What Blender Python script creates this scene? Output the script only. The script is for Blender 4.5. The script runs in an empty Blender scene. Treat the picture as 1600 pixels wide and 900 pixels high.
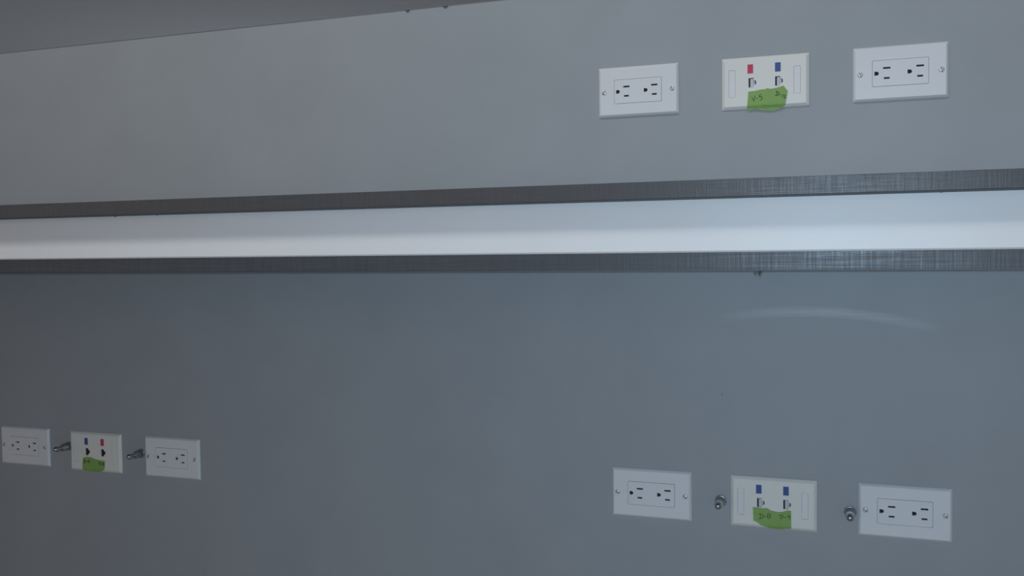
import bpy, bmesh, math, random
from mathutils import Matrix, Vector

# ------------------------------------------------------------------ camera, world, lights
SC = bpy.context.scene
COL = SC.collection
EYE = 0.80                                   # camera height above the floor (m)

cam_d = bpy.data.cameras.new('camera')
cam = bpy.data.objects.new('camera', cam_d); COL.objects.link(cam)
cam_d.sensor_width = 36.0
cam_d.lens = 1479.99 / 1600.0 * 36.0
cam_d.clip_start = 0.01
cam.matrix_world = Matrix(((0.94189522, -0.00203672, 0.33590065, 0.0),
                           (0.3356775, 0.04265126, -0.94101088, -1.33306),
                           (-0.01241001, 0.99908795, 0.0408567, EYE),
                           (0, 0, 0, 1)))
SC.camera = cam

world = bpy.data.worlds.new('world'); SC.world = world
world.use_nodes = True
bg = world.node_tree.nodes['Background']
bg.inputs['Color'].default_value = (1.0, 0.78, 0.70, 1)
bg.inputs['Strength'].default_value = 0.42   # even light of the rest of the room

# ceiling tube above the counter
l = bpy.data.lights.new('ceiling_tube', 'AREA'); l.shape = 'RECTANGLE'
l.size = 2.4; l.size_y = 0.12; l.energy = 17.6; l.color = (1.0, 0.995, 0.965)
lo = bpy.data.objects.new('ceiling_tube', l); COL.objects.link(lo)
lo.location = (-0.75, -1.06, 2.40); lo.rotation_euler = (0, 0, math.radians(-9.0))

# unseen fill light, added beyond the half-height wall to brighten the ceiling there
l = bpy.data.lights.new('far_ceiling_fill', 'AREA'); l.shape = 'RECTANGLE'
l.size = 1.2; l.size_y = 1.2; l.energy = 128; l.color = (0.72, 0.82, 1.0)
lf = bpy.data.objects.new('far_ceiling_fill', l); COL.objects.link(lf)
lf.location = (-4.8, 6.0, 2.42)

# the phone's flash, beside the lens
l = bpy.data.lights.new('phone_flash', 'POINT'); l.shadow_soft_size = 0.005
l.energy = 27.5; l.color = (0.53, 0.77, 1.0)
fl = bpy.data.objects.new('phone_flash', l); COL.objects.link(fl)
fl.matrix_world = cam.matrix_world @ Matrix.Translation((-0.014, 0.003, 0.0))

vs = SC.view_settings
SC.display_settings.display_device = 'sRGB'
vs.view_transform = 'Standard'; vs.look = 'None'; vs.exposure = 0.0; vs.gamma = 1.0
vs.use_curve_mapping = False

# ------------------------------------------------------------------ materials
def new_mat(name, color, rough=0.5, metal=0.0, spec=0.5):
    m = bpy.data.materials.new(name); m.use_nodes = True
    b = m.node_tree.nodes['Principled BSDF']
    b.inputs['Base Color'].default_value = (*color, 1)
    b.inputs['Roughness'].default_value = rough
    b.inputs['Metallic'].default_value = metal
    b.inputs['Specular IOR Level'].default_value = spec
    return m

def node(m, t, **kw):
    n = m.node_tree.nodes.new(t)
    for k, v in kw.items(): setattr(n, k, v)
    return n

def coords(m, scale, kind='Object'):
    tc = node(m, 'ShaderNodeTexCoord'); mp = node(m, 'ShaderNodeMapping')
    mp.inputs['Scale'].default_value = scale
    m.node_tree.links.new(tc.outputs[kind], mp.inputs['Vector'])
    return mp.outputs['Vector']

def noise(m, vec, scale, detail=3, rough=0.55):
    n = node(m, 'ShaderNodeTexNoise')
    n.inputs['Scale'].default_value = scale; n.inputs['Detail'].default_value = detail
    n.inputs['Roughness'].default_value = rough
    m.node_tree.links.new(vec, n.inputs['Vector'])
    return n.outputs['Fac']

def ramp(m, fac, stops):
    r = node(m, 'ShaderNodeValToRGB')
    e = r.color_ramp.elements
    e[0].position, e[0].color = stops[0][0], (*stops[0][1], 1)
    e[1].position, e[1].color = stops[-1][0], (*stops[-1][1], 1)
    for p, c in stops[1:-1]:
        x = e.new(p); x.color = (*c, 1)
    m.node_tree.links.new(fac, r.inputs['Fac'])
    return r.outputs['Color']

def bump(m, h, strength, dist, prev=None):
    b = node(m, 'ShaderNodeBump')
    b.inputs['Strength'].default_value = strength; b.inputs['Distance'].default_value = dist
    m.node_tree.links.new(h, b.inputs['Height'])
    if prev is not None: m.node_tree.links.new(prev, b.inputs['Normal'])
    return b.outputs['Normal']

def bsdf(m): return m.node_tree.nodes['Principled BSDF']
def link(m, o, name): m.node_tree.links.new(o, bsdf(m).inputs[name])

def paint(name, color, rough, var=0.04, wave=0.0, spec=0.5):
    m = new_mat(name, color, rough, 0, spec)
    v = coords(m, (1, 1, 1))
    a = noise(m, v, 9, 4); lo_ = tuple(c * (1 - var) for c in color); hi = tuple(c * (1 + var) for c in color)
    link(m, ramp(m, a, [(0.3, lo_), (0.7, hi)]), 'Base Color')
    nrm = bump(m, noise(m, v, 420, 2), 0.12, 0.0006)
    if wave:
        nrm = bump(m, noise(m, coords(m, (0.9, 1, 5.0)), 2.2, 1.0, 0.4), 1.0, wave, nrm)
    link(m, nrm, 'Normal')
    return m

M = {}
M['wall'] = paint('wall_paint', (0.316, 0.332, 0.345), 0.52, 0.03, 0.0012, 0.3)
def smear_glint(m):
    """wiped streak with the flash glint on it painted in as paler colour, bowed, about 25 cm long"""
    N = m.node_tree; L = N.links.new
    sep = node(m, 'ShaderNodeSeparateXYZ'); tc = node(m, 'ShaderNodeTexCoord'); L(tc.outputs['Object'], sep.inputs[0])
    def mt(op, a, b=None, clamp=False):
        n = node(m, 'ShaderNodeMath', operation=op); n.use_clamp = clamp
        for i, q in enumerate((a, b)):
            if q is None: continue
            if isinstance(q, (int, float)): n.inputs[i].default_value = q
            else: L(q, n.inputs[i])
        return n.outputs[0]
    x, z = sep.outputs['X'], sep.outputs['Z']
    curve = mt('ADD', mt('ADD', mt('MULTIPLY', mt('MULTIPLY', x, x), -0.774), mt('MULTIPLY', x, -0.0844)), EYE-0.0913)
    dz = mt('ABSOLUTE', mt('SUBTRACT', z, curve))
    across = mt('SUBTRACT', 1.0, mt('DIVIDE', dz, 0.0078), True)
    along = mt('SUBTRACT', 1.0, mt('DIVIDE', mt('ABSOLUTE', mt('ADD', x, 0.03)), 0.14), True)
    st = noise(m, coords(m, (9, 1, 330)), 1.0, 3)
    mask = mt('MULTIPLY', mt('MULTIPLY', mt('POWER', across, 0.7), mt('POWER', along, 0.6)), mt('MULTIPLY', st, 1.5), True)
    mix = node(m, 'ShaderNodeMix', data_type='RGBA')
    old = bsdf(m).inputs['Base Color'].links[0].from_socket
    L(mask, mix.inputs['Factor']); L(old, mix.inputs['A']); mix.inputs['B'].default_value = (0.47, 0.485, 0.50, 1)  # paler base colour stands in for the flash glint on the streak
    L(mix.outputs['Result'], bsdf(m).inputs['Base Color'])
smear_glint(M['wall'])
M['white'] = paint('white_laminate', (0.88, 0.88, 0.875), 0.45, 0.012)
M['top'] = paint('grey_laminate', (0.30, 0.30, 0.30), 0.2, 0.03)
M['ceiling'] = paint('ceiling_paint', (0.62, 0.615, 0.60), 0.8, 0.02)
M['floor'] = paint('floor_vinyl', (0.34, 0.33, 0.31), 0.6, 0.08)
M['plate'] = paint('plate_plastic', (0.675, 0.675, 0.68), 0.32, 0.01)
M['cream'] = paint('cream_plastic', (0.70, 0.685, 0.635), 0.36, 0.01)
M['window'] = paint('label_window_plastic', (0.69, 0.69, 0.68), 0.3, 0.01)
M['dark'] = new_mat('slot_dark', (0.006, 0.006, 0.007), 0.7)
M['black'] = new_mat('black_plastic', (0.012, 0.012, 0.012), 0.5)
M['ink'] = paint('ink', (0.03, 0.055, 0.02), 0.6, 0.2)
M['tape'] = paint('green_tape', (0.205, 0.345, 0.085), 0.6, 0.12)
M['red'] = paint('red_icon', (0.50, 0.035, 0.085), 0.4, 0.05)
M['blue'] = paint('blue_icon', (0.032, 0.075, 0.25), 0.4, 0.05)
M['dark_grey'] = paint('dark_grey_trim', (0.075, 0.08, 0.085), 0.6, 0.1)
M['caplin'] = paint('cap_line', (0.16, 0.16, 0.165), 0.7, 0.1)
M['drip'] = paint('dried_glue', (0.075, 0.08, 0.085), 0.6, 0.1, 0, 0.2)
M['smudge'] = paint('scuff', (0.17, 0.18, 0.185), 0.6, 0.1)
M['grey'] = paint('jack_grey', (0.50, 0.51, 0.53), 0.3, 0.05)
M['steel'] = paint('zinc_steel', (0.36, 0.37, 0.38), 0.34, 0.12); bsdf(M['steel']).inputs['Metallic'].default_value = 1.0
M['nickel'] = paint('screw_nickel', (0.62, 0.62, 0.63), 0.42, 0.05); bsdf(M['nickel']).inputs['Metallic'].default_value = 0.45

def brushed(name, k=1.0, spec=0.5):
    m = new_mat(name, (0.1, 0.1, 0.1), 0.42, 0.0, spec)
    up = noise(m, coords(m, (480, 1, 22)), 1.0, 3, 0.6)        # fine upright threads
    ac = noise(m, coords(m, (16, 1, 760)), 1.0, 3, 0.6)        # fine level threads
    mx = node(m, 'ShaderNodeMath', operation='ADD')
    m.node_tree.links.new(up, mx.inputs[0]); m.node_tree.links.new(ac, mx.inputs[1])
    hf = node(m, 'ShaderNodeMath', operation='MULTIPLY'); hf.inputs[1].default_value = 0.5
    m.node_tree.links.new(mx.outputs[0], hf.inputs[0])
    link(m, ramp(m, hf.outputs[0], [(0.36, (0.069*k, 0.069*k, 0.073*k)), (0.64, (0.091*k, 0.092*k, 0.098*k))]), 'Base Color')
    link(m, bump(m, hf.outputs[0], 0.55, 0.0006), 'Normal')
    link(m, ramp(m, hf.outputs[0], [(0.36, (0.48,) * 3), (0.64, (0.30,) * 3)]), 'Roughness')
    return m
M['rail'] = brushed('grey_brushed_laminate')
M['edge'] = brushed('grey_brushed_edging', 0.78, 0.22)

# ------------------------------------------------------------------ mesh helpers
def obj(name, bm, mat, parent=None, smooth=False):
    bmesh.ops.recalc_face_normals(bm, faces=bm.faces)
    me = bpy.data.meshes.new(name); bm.to_mesh(me); bm.free()
    if smooth:
        for p in me.polygons: p.use_smooth = True
    me.materials.append(mat)
    o = bpy.data.objects.new(name, me); COL.objects.link(o); o.parent = parent
    return o

def thing(name, label, cat, loc, group=None):
    o = bpy.data.objects.new(name, None); COL.objects.link(o); o.location = loc
    o.empty_display_size = 0.02
    o['label'] = label; o['category'] = cat
    if group: o['group'] = group
    return o

def tag(o, label, cat, group=None):
    o['label'] = label; o['category'] = cat
    if group: o['group'] = group

def box(bm, x0, x1, y0, y1, z0, z1):
    v = [bm.verts.new((x, y, z)) for x in (x0, x1) for y in (y0, y1) for z in (z0, z1)]
    for f in ((0, 1, 3, 2), (4, 6, 7, 5), (0, 4, 5, 1), (2, 3, 7, 6), (0, 2, 6, 4), (1, 5, 7, 3)):
        bm.faces.new([v[i] for i in f])
    return v

def bbox(x0, x1, y0, y1, z0, z1, bev=0.0, seg=2):
    bm = bmesh.new(); box(bm, x0, x1, y0, y1, z0, z1)
    if bev: bmesh.ops.bevel(bm, geom=bm.edges[:], offset=bev, segments=seg, affect='EDGES')
    return bm

def rrect(w, h, r, n=5):
    """rounded rectangle outline, 4*n points, mm, counter-clockwise from lower right"""
    pts = []
    for cx, cy, a0 in ((w/2-r, -h/2+r, -90), (w/2-r, h/2-r, 0), (-w/2+r, h/2-r, 90), (-w/2+r, -h/2+r, 180)):
        for i in range(n):
            a = math.radians(a0 + 90.0*i/(n-1)); pts.append((cx + r*math.cos(a), cy + r*math.sin(a)))
    return pts

MM = 0.001
def ring(bm, pts, d):
    """outline (mm, x right, y up) at d mm in front of the wall"""
    return [bm.verts.new((x*MM, -d*MM, y*MM)) for x, y in pts]

def loft(bm, rings):
    for a, b in zip(rings, rings[1:]):
        n = len(a)
        for i in range(n): bm.faces.new((a[i], a[(i+1) % n], b[(i+1) % n], b[i]))

def holed_slab(bm, outer, holes, d0, d1):
    """flat slab with real openings, between d0 and d1 mm in front of the wall"""
    cu = bpy.data.curves.new('tmp', 'CURVE'); cu.dimensions = '2D'; cu.fill_mode = 'BOTH'
    cu.extrude = (d1-d0)/2*MM
    for loop in [outer] + holes:
        s = cu.splines.new('POLY'); s.points.add(len(loop)-1); s.use_cyclic_u = True
        for p, (x, y) in zip(s.points, loop): p.co = (x*MM, y*MM, 0, 1)
    ob = bpy.data.objects.new('tmp', cu); COL.objects.link(ob)
    me = bpy.data.meshes.new_from_object(ob)
    me.transform(Matrix(((1, 0, 0, 0), (0, 0, -1, -(d0+d1)/2*MM), (0, 1, 0, 0), (0, 0, 0, 1))))
    bm.from_mesh(me)
    bpy.data.objects.remove(ob); bpy.data.curves.remove(cu); bpy.data.meshes.remove(me)

def off(pts, x, y): return [(a+x, b+y) for a, b in pts]

def lathe(prof, n=20, loc=(0, 0)):
    """prof: (radius mm, distance from wall mm); axis = wall normal"""
    bm = bmesh.new(); rs = []
    for r, d in prof:
        rs.append([bm.verts.new(((loc[0]+r*math.cos(2*math.pi*i/n))*MM, -d*MM, (loc[1]+r*math.sin(2*math.pi*i/n))*MM)) for i in range(n)])
    loft(bm, rs)
    bm.faces.new(rs[0][::-1]); bm.faces.new(rs[-1])
    return bm

def struct(o, label):
    o['kind'] = 'structure'; o['label'] = label
    return o

# ------------------------------------------------------------------ the setting
XL, XR = -4.2, 2.4
TOP = EYE + 0.3685
RB, RT = EYE + 0.0660, EYE + 0.0909            # rail bottom / top
CT, CB, CD = EYE - 0.0053, EYE - 0.0235, 0.40  # counter top, underside, depth

w = bmesh.new(); box(w, XL, XR, 0.0, 0.11, 0.0, TOP)
wall = struct(obj('wall_back', w, M['wall']), 'grey painted half-height wall carrying the outlet plates')
c = bmesh.new(); box(c, XL, XR, -0.0004, 0.11, TOP, TOP+0.0012)
cap = struct(obj('trim_1', c, M['caplin']), 'thin dark line along the top edge of the grey wall')
def blob(bm, x, z, w_, h_, y0, y1, seed):
    """small hanging crumb, mm sizes"""
    rnd = random.Random(seed); n = 7
    f, b = [], []
    for i in range(n):
        t = i/(n-1); px = x + (t-0.5)*w_*MM; pz = z - math.sin(math.pi*t)**1.2*h_*MM*(0.8+0.4*rnd.random())
        f.append((px, pz))
    top = [(x+0.5*w_*MM, z+0.0006), (x-0.5*w_*MM, z+0.0006)]
    a = [bm.verts.new((p, y0, q)) for p, q in f+top]; d = [bm.verts.new((p, y1, q)) for p, q in f+top]
    bm.faces.new(a); bm.faces.new(d[::-1])
    for i in range(len(a)):
        j = (i+1) % len(a); bm.faces.new((a[i], d[i], d[j], a[j]))
for k, (x, w_, h_) in enumerate(((-0.6403, 7, 3.2), (-0.577, 9, 2.6), (-0.405, 5, 1.2))):
    b = bmesh.new(); blob(b, x, TOP, w_, h_, -0.0012, 0.001, k); obj('sealant_crumb', b, M['dark_grey'], cap)

# white strip of wall between rail and counter
b = bmesh.new(); box(b, XL, XR, -0.0012, 0.0, CT, RB)
struct(obj('trim_2', b, M['white']), 'white strip of wall between the grey rail and the counter')

# grey rail
RQ = 0.031
rail = struct(obj('trim_3', bbox(XL, XR, -RQ, 0.0, RB+0.0012, RT, 0.0006, 1), M['rail']), 'grey brushed rail running along the wall above the white strip')
b = bmesh.new(); box(b, XL, XR, -RQ+0.0006, 0.0, RB, RB+0.0012); obj('dark_strip', b, M['dark_grey'], rail)  # thin dark strip along the rail's lower edge
bits = [(-1.186, 5, 2.0), (-1.145, 4, 1.2), (-1.098, 6, 1.6), (-0.7086, 4, 1.4), (-0.488, 5, 1.2), (-0.3875, 4, 1.5), (-0.291, 6, 1.4),
        (-0.241, 12, 1.0), (-0.2006, 5, 1.4), (-0.1, 5, 1.2), (-0.046, 6, 1.2), (-0.02, 5, 0.9), (0.0206, 7, 1.1), (0.108, 5, 1.9), (0.1225, 6, 0.9), (0.1593, 6, 1.3)]
for k, (x, w_, h_) in enumerate(bits):
    b = bmesh.new(); blob(b, x, RB, w_, h_, -RQ+0.0008, -RQ+0.004, 20+k); obj('sealant_crumb', b, M['dark_grey'], rail)

b = bmesh.new(); box(b, -14, 8, -6, 16, 2.44, 2.50)
struct(obj('ceiling', b, M['ceiling']), 'plain grey ceiling seen over the top of the wall')
b = bmesh.new(); box(b, -14, 8, -6, 16, -0.05, 0.0)
struct(obj('floor', b, M['floor']), 'plain grey floor')

b = bmesh.new(); box(b, -10.1, 8, 8.0, 8.1, 0.0, 2.44)
struct(obj('wall_far', b, M['wall']), 'plain grey wall of the room beyond')
b = bmesh.new(); box(b, -10.1, -10.0, 0.11, 8.0, 0.0, 2.44)
struct(obj('wall_left', b, M['wall']), 'plain grey side wall of the room beyond')

# ------------------------------------------------------------------ counter
ctr = thing('counter', 'long grey counter with brushed front edge, running just below the white strip', 'counter', (-0.9, -CD/2, 0))
def part(o, parent):
    o.parent = parent; o.matrix_parent_inverse = Matrix.Translation(-Vector(parent.location)); return o
part(obj('top', bbox(XL, XR-0.6, -CD+0.0015, -0.0013, CB+0.0012, CT, 0.0005, 1), M['top']), ctr)
part(obj('edge_band', bbox(XL, XR-0.6, -CD-0.0005, -CD+0.0015, CB+0.0010, CT-0.0001, 0.0006, 2), M['edge']), ctr)
b = bmesh.new(); box(b, XL, XR-0.6, -CD, -0.0013, CB, CB+0.0010); part(obj('underside', b, M['dark_grey']), ctr)
for x in (-3.9, XR-0.75):
    part(obj('support_panel', bbox(x, x+0.018, -CD+0.02, -0.0013, 0.0, CB, 0.0006, 1), M['white']), ctr)
b = bmesh.new()
v0 = [(-0.0880, CB), (-0.0828, CB), (-0.0846, CB-0.0024), (-0.0857, CB-0.0058), (-0.0868, CB-0.0040)]
fa = [b.verts.new((x, -CD+0.006, z)) for x, z in v0]; ba = [b.verts.new((x, -CD+0.0065, z)) for x, z in v0]
b.faces.new(fa); b.faces.new(ba[::-1])
for i in range(5): b.faces.new((fa[i], ba[i], ba[(i+1) % 5], fa[(i+1) % 5]))
part(obj('glue_drip', b, M['drip']), ctr)

# ------------------------------------------------------------------ outlet plates
PW, PH = 114.3, 69.9
D_FACE = 4.3
def bevel_plate(bm, inner_holes, bev=3.1):
    o = rrect(PW, PH, 1.4)
    i = rrect(PW-2*bev, PH-2*bev, 0.9)
    m = rrect(PW-0.9, PH-0.9, 1.2)
    mid = rrect(PW-2*bev+1.3, PH-2*bev+1.3, 1.0)
    rs = [ring(bm, o, 0), ring(bm, o, 0.9), ring(bm, m, 1.6), ring(bm, mid, D_FACE-0.4), ring(bm, i, D_FACE), ring(bm, i, D_FACE-1.6)]
    loft(bm, rs)
    holed_slab(bm, rrect(PW-2*bev, PH-2*bev, 0.9), inner_holes, D_FACE-1.6, D_FACE)

def ground_hole(x, y):      # flat side left, round side right
    pts = [(x-2.6, y-2.6), (x-0.2, y-2.6)]
    for k in range(1, 8):
        a = math.radians(-90+180*k/8); pts.append((x-0.2+2.6*math.cos(a)*1.15, y+2.6*math.sin(a)))
    return pts + [(x-0.2, y+2.6), (x-2.6, y+2.6)]
def slot_rect(x, y, w_, h_): return [(x-w_/2, y-h_/2), (x+w_/2, y-h_/2), (x+w_/2, y+h_/2), (x-w_/2, y+h_/2)]

holes = []
HO = []
for cx in (-19.9, 19.9):
    HO += [('ground_hole', ground_hole(cx-8.6, 0)), ('slot', slot_rect(cx+3.7, 6.6, 9.0, 2.4)), ('slot', slot_rect(cx+3.7, -6.4, 7.0, 2.4))]

_cache = {}
def mesh_once(key, make, mat, smooth=False):
    if key not in _cache:
        o = obj(key, make(), mat, None, smooth); _cache[key] = o.data; COL.objects.unlink(o); bpy.data.objects.remove(o)
    return _cache[key]
def child(name, mesh, parent, loc=(0, 0, 0), rot=(0, 0, 0)):
    o = bpy.data.objects.new(name, mesh); COL.objects.link(o); o.parent = parent; o.location = loc; o.rotation_euler = rot
    return o

def mk_plate():
    bm = bmesh.new(); bevel_plate(bm, [rrect(67.8, 34.0, 1.6)]); return bm
def mk_face():
    bm = bmesh.new()
    holed_slab(bm, rrect(66.9, 33.1, 1.4), [h for _, h in HO], 1.6, D_FACE+0.25)
    return bm
def mk_cavity(pts):
    bm = bmesh.new()
    a = ring(bm, pts, 1.2); b_ = ring(bm, pts, 2.2); loft(bm, [a, b_]); bm.faces.new(a[::-1]); bm.faces.new(b_); return bm
def mk_screw():
    return lathe([(3.5, 0.0), (3.5, 0.35), (3.1, 0.8), (2.0, 1.2), (0.6, 1.3)], 18)
def mk_screw_slot():
    bm = bmesh.new(); box(bm, -0.0031, 0.0031, -0.00136, -0.0006, -0.0004, 0.0004); return bm

def outlet(x, z, label, seed):
    rnd = random.Random(seed)
    t = thing('wall_outlet', label, 'outlet', (x*MM, 0, EYE+z*MM), 'white duplex outlets on the wall')
    child('plate', mesh_once('plate', mk_plate, M['plate']), t)
    f = child('receptacle_face', mesh_once('receptacle_face', mk_face, M['plate']), t)
    bk = mesh_once('receptacle_back', lambda: bbox(-0.0334, 0.0334, -0.0016, -0.0004, -0.0165, 0.0165), M['plate'])
    child('receptacle_back', bk, t)
    for k, (n, pts) in enumerate(HO):
        child(n, mesh_once(n+str(k), lambda: mk_cavity(pts), M['dark']), f)
    for sx in (-1, 1):
        s = child('screw', mesh_once('screw', mk_screw, M['nickel'], True), t, (sx*48.6*MM, -D_FACE*MM, 0), (0, rnd.uniform(-1.4, 1.4), 0))
        child('screw_slot', mesh_once('screw_slot', mk_screw_slot, M['dark']), s)
    return t

outlet(-282.4, 221.6, 'white duplex outlet above the rail, left of the plate with red and blue tabs', 1)
outlet(60.7, 222.0, 'white duplex outlet above the rail, at the far upper right', 2)
outlet(-1432.3, -351.4, 'leftmost white duplex outlet, below the counter at the left end', 3)
outlet(-1102.4, -352.9, 'white duplex outlet below the counter, right end of the left-hand group', 4)
outlet(-267.1, -352.5, 'white duplex outlet below the counter, left of the plate with two blue tabs', 5)
outlet(68.7, -351.7, 'white duplex outlet below the counter, at the lower right', 6)

# ------------------------------------------------------------------ data plates
JX = (-17.6, 17.2)
def jack_shape(x, y):
    return [(x-3.7, y-6.3), (x+3.0, y-6.3), (x+3.0, y-3.2), (x+4.6, y-3.2), (x+6.2, y-1.8), (x+6.2, y+1.8), (x+4.6, y+3.2), (x+3.0, y+3.2), (x+3.0, y+6.3), (x-3.7, y+6.3)]
WINS = [(-43.3, 0.0), (41.9, 0.0)]
def mk_dplate():
    bm = bmesh.new()
    bevel_plate(bm, [jack_shape(x, 0) for x in JX] + [off(rrect(8.6, 36.6, 0.6), *q) for q in WINS], 4.0)
    return bm
def mk_win():
    return bbox(-0.0041, 0.0041, -(D_FACE-0.25)*MM, -0.0012, -0.0181, 0.0181, 0.0002, 1)
def mk_tab():
    return bbox(-0.0037, 0.0037, -(D_FACE+0.3)*MM, -(D_FACE-0.05)*MM, -0.0061, 0.0061, 0.00012, 1)
def mk_block():
    return bbox(-0.0016, 0.0029, -(D_FACE-0.9)*MM, -0.0021, -0.0061, 0.0055, 0.0003, 1)
def mk_latch():
    bm = bbox(0.0031, 0.0046, -(D_FACE-1.2)*MM, -0.0021, -0.0029, 0.0029); return bm

def tape_depth(y):
    e0, e1 = -PH/2+4.0, -PH/2
    if y > e0: return D_FACE+0.35
    if y > e1: return D_FACE+0.35 - (e0-y)/(e0-e1)*2.4
    return D_FACE-2.05 - (e1-y)*0.12
def mk_tape(top, bot, seed):
    """green tape: top and bottom outlines (mm), bent over the plate's lower bevel"""
    rnd = random.Random(seed); bm = bmesh.new(); NX, NY = 30, 12
    def at(line, t):
        x = line[0][0] + (line[-1][0]-line[0][0])*t
        for (xa, ya), (xb, yb) in zip(line, line[1:]):
            if xa <= x <= xb+1e-9:
                return x, ya + (yb-ya)*((x-xa)/(xb-xa) if xb > xa else 0)
        return line[-1]
    ph = rnd.uniform(0, 6)
    g = []
    for i in range(NX+1):
        t = i/NX; (xa, ya), (xb, yb) = at(top, t), at(bot, t)
        colv = []
        for j in range(NY+1):
            s = j/NY; x = xa+(xb-xa)*s; y = ya+(yb-ya)*s
            d = tape_depth(y) + 0.12 + 0.10*math.sin(x*0.45+ph+y*0.25)
            colv.append((x, y, d))
        g.append(colv)
    vf = [[bm.verts.new((x*MM, -(d+0.22)*MM, y*MM)) for x, y, d in c_] for c_ in g]
    vb = [[bm.verts.new((x*MM, -d*MM, y*MM)) for x, y, d in c_] for c_ in g]
    for i in range(NX):
        for j in range(NY):
            bm.faces.new((vf[i][j], vf[i+1][j], vf[i+1][j+1], vf[i][j+1]))
            bm.faces.new((vb[i][j], vb[i][j+1], vb[i+1][j+1], vb[i+1][j]))
    for i in range(NX):
        for j in (0, NY): bm.faces.new((vf[i][j], vb[i][j], vb[i+1][j], vf[i+1][j]))
    for j in range(NY):
        for i in (0, NX): bm.faces.new((vf[i][j], vf[i][j+1], vb[i][j+1], vb[i][j]))
    return bm
def mk_ink(strokes, wd=0.42):
    bm = bmesh.new()
    for st in strokes:
        for (xa, ya), (xb, yb) in zip(st, st[1:]):
            L = math.hypot(xb-xa, yb-ya) or 1e-6
            ux, uy = (xb-xa)/L, (yb-ya)/L; nx, ny = -uy*wd, ux*wd
            xa_, ya_, xb_, yb_ = xa-ux*wd*0.7, ya-uy*wd*0.7, xb+ux*wd*0.7, yb+uy*wd*0.7
            q = [(xa_+nx, ya_+ny), (xa_-nx, ya_-ny), (xb_-nx, yb_-ny), (xb_+nx, yb_+ny)]
            a = [bm.verts.new((x*MM, -(tape_depth(y)+0.2)*MM, y*MM)) for x, y in q]
            b_ = [bm.verts.new((x*MM, -(tape_depth(y)+0.55)*MM, y*MM)) for x, y in q]
            bm.faces.new(a[::-1]); bm.faces.new(b_)
            for i in range(4): bm.faces.new((a[i], a[(i+1) % 4], b_[(i+1) % 4], b_[i]))
    return bm

def data_plate(x, z, label, tabs, tape, ink, tape_label, black=False, seed=0, wd=0.42):
    t = thing('data_plate', label, 'data plate', (x*MM, 0, EYE+z*MM), 'cream data plates with green tape')
    child('plate', mesh_once('data_plate_body', mk_dplate, M['cream']), t)
    for q in WINS: child('label_window', mesh_once('label_window', mk_win, M['window']), t, (q[0]*MM, 0, q[1]*MM))
    for px, cname in zip((-19.0, 17.0), tabs):
        o = child('icon_tab', mesh_once('icon_tab_'+cname, mk_tab, M[cname]), t, (px*MM, 0, 18.6*MM)); o['label'] = cname + ' icon tab'
    for px in JX:
        j = child('data_jack', mesh_once('data_jack', lambda: mk_cavity(jack_shape(0, 0)), M['dark']), t, (px*MM, 0, 0))
        if not black:
            child('contact_block', mesh_once('contact_block', mk_block, M['grey']), j)
            child('latch_recess', mesh_once('latch_recess', mk_latch, M['grey']), j)
    tp = obj('tape', mk_tape(*tape, seed), M['tape'], t); tp['label'] = tape_label
    obj('handwriting', mk_ink(ink, wd), M['ink'], tp)
    return t

data_plate(-108.6, 221.5, 'cream data plate with red and blue tabs above the rail', ('red', 'blue'),
    ([(-21.6, -11.9), (-13.0, -11.5), (-4.0, -9.9), (0.5, -10.2), (3.6, -8.4), (6.0, -10.0), (13.8, -9.4), (22.1, -7.7), (23.9, -6.0), (26.5, -9.8), (29.8, -14.4)],
     [(-23.7, -36.7), (-17.5, -36.3), (-10.8, -35.8), (-4.1, -37.3), (2.6, -38.7), (11.5, -38.9), (18.2, -37.0), (26.6, -32.9)]),
    [[(-17.3, -19.3), (-14.3, -25.0), (-12.7, -18.0)], [(-10.8, -21.9), (-9.2, -21.5)],
     [(-4.8, -16.8), (-7.0, -17.6), (-6.9, -20.0), (-4.0, -19.7), (-3.3, -21.9), (-4.3, -23.8), (-5.9, -24.1)],
     [(16.1, -13.9), (15.0, -19.3)], [(15.0, -14.3), (18.2, -15.3), (18.9, -17.2), (17.3, -19.2), (13.6, -19.4)],
     [(20.0, -18.9), (21.2, -19.2)], [(24.2, -18.5), (22.1, -21.9)],
     [(27.4, -19.7), (25.6, -19.5), (24.9, -21.4), (26.7, -22.0), (26.9, -23.6), (24.6, -23.7)]],
    'green tape with handwritten V-5 and D-15', seed=3)
data_plate(-98.4, -352.7, 'cream data plate with two blue tabs below the counter', ('blue', 'blue'),
    ([(-26.9, -6.7), (-20.4, -6.8), (-15.5, -7.7), (-8.1, -6.7), (-3.2, -9.5), (5.4, -11.1), (12.7, -10.2), (19.9, -7.6), (23.8, -8.0)],
     [(-26.3, -25.6), (-22.9, -26.6), (-16.8, -30.6), (-10.6, -33.2), (-0.8, -35.2), (6.6, -35.6), (16.3, -33.7), (23.9, -33.2)]),
    [[(-16.8, -15.7), (-16.8, -21.8)], [(-19.4, -15.6), (-14.6, -15.5), (-13.2, -18.1), (-14.6, -21.4), (-19.6, -22.3)], [(-12.7, -18.8), (-9.2, -18.5)],
     [(-7.4, -14.6), (-3.7, -14.3), (-3.7, -17.0), (-7.3, -17.6), (-7.1, -20.5), (-4.2, -20.5), (-3.8, -17.3)], [(-7.4, -14.6), (-7.4, -17.6)],
     [(10.1, -15.1), (9.9, -19.8)], [(7.8, -15.3), (12.7, -14.7), (13.6, -16.3), (12.2, -18.8), (9.6, -19.8)], [(15.0, -17.4), (18.3, -17.2)],
     [(22.0, -14.9), (19.9, -14.6), (20.2, -16.8), (22.0, -16.2), (22.0, -14.9), (22.0, -19.6)]],
    'green tape with handwritten D-8 and D-9', seed=5, wd=0.36)
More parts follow.
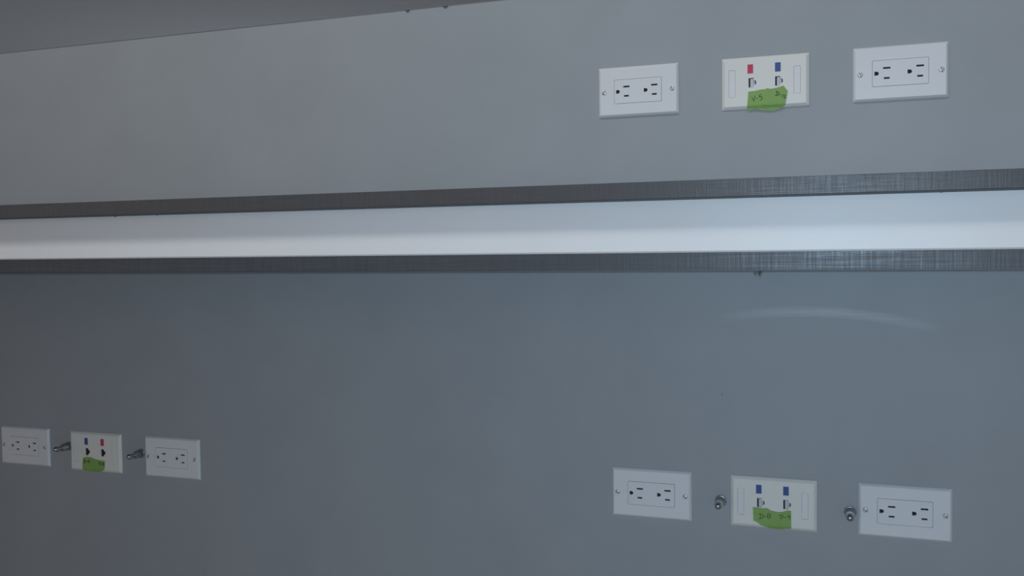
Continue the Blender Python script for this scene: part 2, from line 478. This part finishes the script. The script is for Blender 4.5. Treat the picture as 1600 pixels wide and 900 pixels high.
data_plate(-1268.8, -352.9, 'cream data plate with blue and red tabs at the lower left', ('blue', 'red'),
    ([(-27.1, -11.3), (-18.3, -9.2), (-8.7, -9.4), (0.8, -12.6), (10.3, -13.5), (22.7, -14.3)],
     [(-29.0, -33.8), (-17.4, -35.4), (-4.0, -36.2), (7.6, -35.0), (20.2, -30.8)]),
    [[(-24.2, -14.6), (-24.2, -20.4)], [(-25.6, -14.6), (-21.6, -15.4), (-20.6, -17.4), (-21.8, -19.8), (-25.4, -20.6)], [(-19.4, -17.4), (-17.4, -17.2)],
     [(-12.4, -14.6), (-14.8, -15.6), (-15.2, -18.8), (-12.6, -18.9), (-12.2, -16.9), (-14.8, -16.8)],
     [(8.4, -15.8), (11.0, -22.6), (13.0, -16.6)], [(14.4, -19.8), (16.0, -19.8)], [(20.0, -17.0), (17.6, -19.0), (17.6, -22.0), (20.0, -22.0), (20.0, -19.6), (17.8, -19.8)]],
    'green tape with smudged handwriting', black=True, seed=8, wd=0.5)

# ------------------------------------------------------------------ bolts
def mk_washer(): return lathe([(8.0, 0), (8.0, 0.9), (7.4, 1.5), (4.0, 1.6)], 22)
def mk_nut(): return lathe([(6.2, 1.4), (6.8, 2.0), (6.8, 9.0), (6.2, 9.8), (6.4, 10.4), (6.4, 17.0), (5.6, 18.4), (3.0, 18.6)], 10)
def mk_stud():
    prof = [(2.8, 18.0)]
    for k in range(4): prof += [(3.0, 18.6+k*1.5), (2.5, 19.35+k*1.5)]
    return lathe(prof + [(2.8, 25.0)], 14)
def mk_tip():
    prof = []
    for k in range(1, 14):
        a = math.radians(-90+180*k/14); prof.append((4.9*math.cos(a), 28.6+5.4*math.sin(a)))
    return lathe(prof, 18)
def bolt(x, z, label, rz=0.0, s=1.0):
    t = thing('wall_bolt', label, 'bolt', (x*MM, 0, EYE+z*MM), 'steel bolts sticking out of the lower wall')
    t.scale = (s, s, s)
    child('washer', mesh_once('washer', mk_washer, M['steel'], True), t)
    child('nut', mesh_once('nut', mk_nut, M['steel']), t, rot=(0, rz, 0))
    child('stud', mesh_once('stud', mk_stud, M['steel'], True), t)
    child('rounded_end', mesh_once('rounded_end', mk_tip, M['steel'], True), t)
bolt(-1332.4, -346.4, 'steel bolt between the leftmost outlet and the blue-and-red data plate', 0.2)
bolt(-1170.6, -349.6, 'steel bolt right of the data plate with blue and red tabs', 0.5)
bolt(-169.5, -355.2, 'steel bolt left of the data plate with two blue tabs', 0.1)
bolt(1.0, -357.0, 'steel bolt right of the data plate with two blue tabs, beside the lower right outlet', 0.7)

# tiny scuff on the lower wall
b = lathe([(0.9, 0.0), (0.9, 0.25), (0.4, 0.4)], 9)
s = obj('scuff_mark', b, M['smudge'], wall); s.location = (-0.1674, 0, EYE-0.2053); s.scale = (0.7, 1, 2.2)
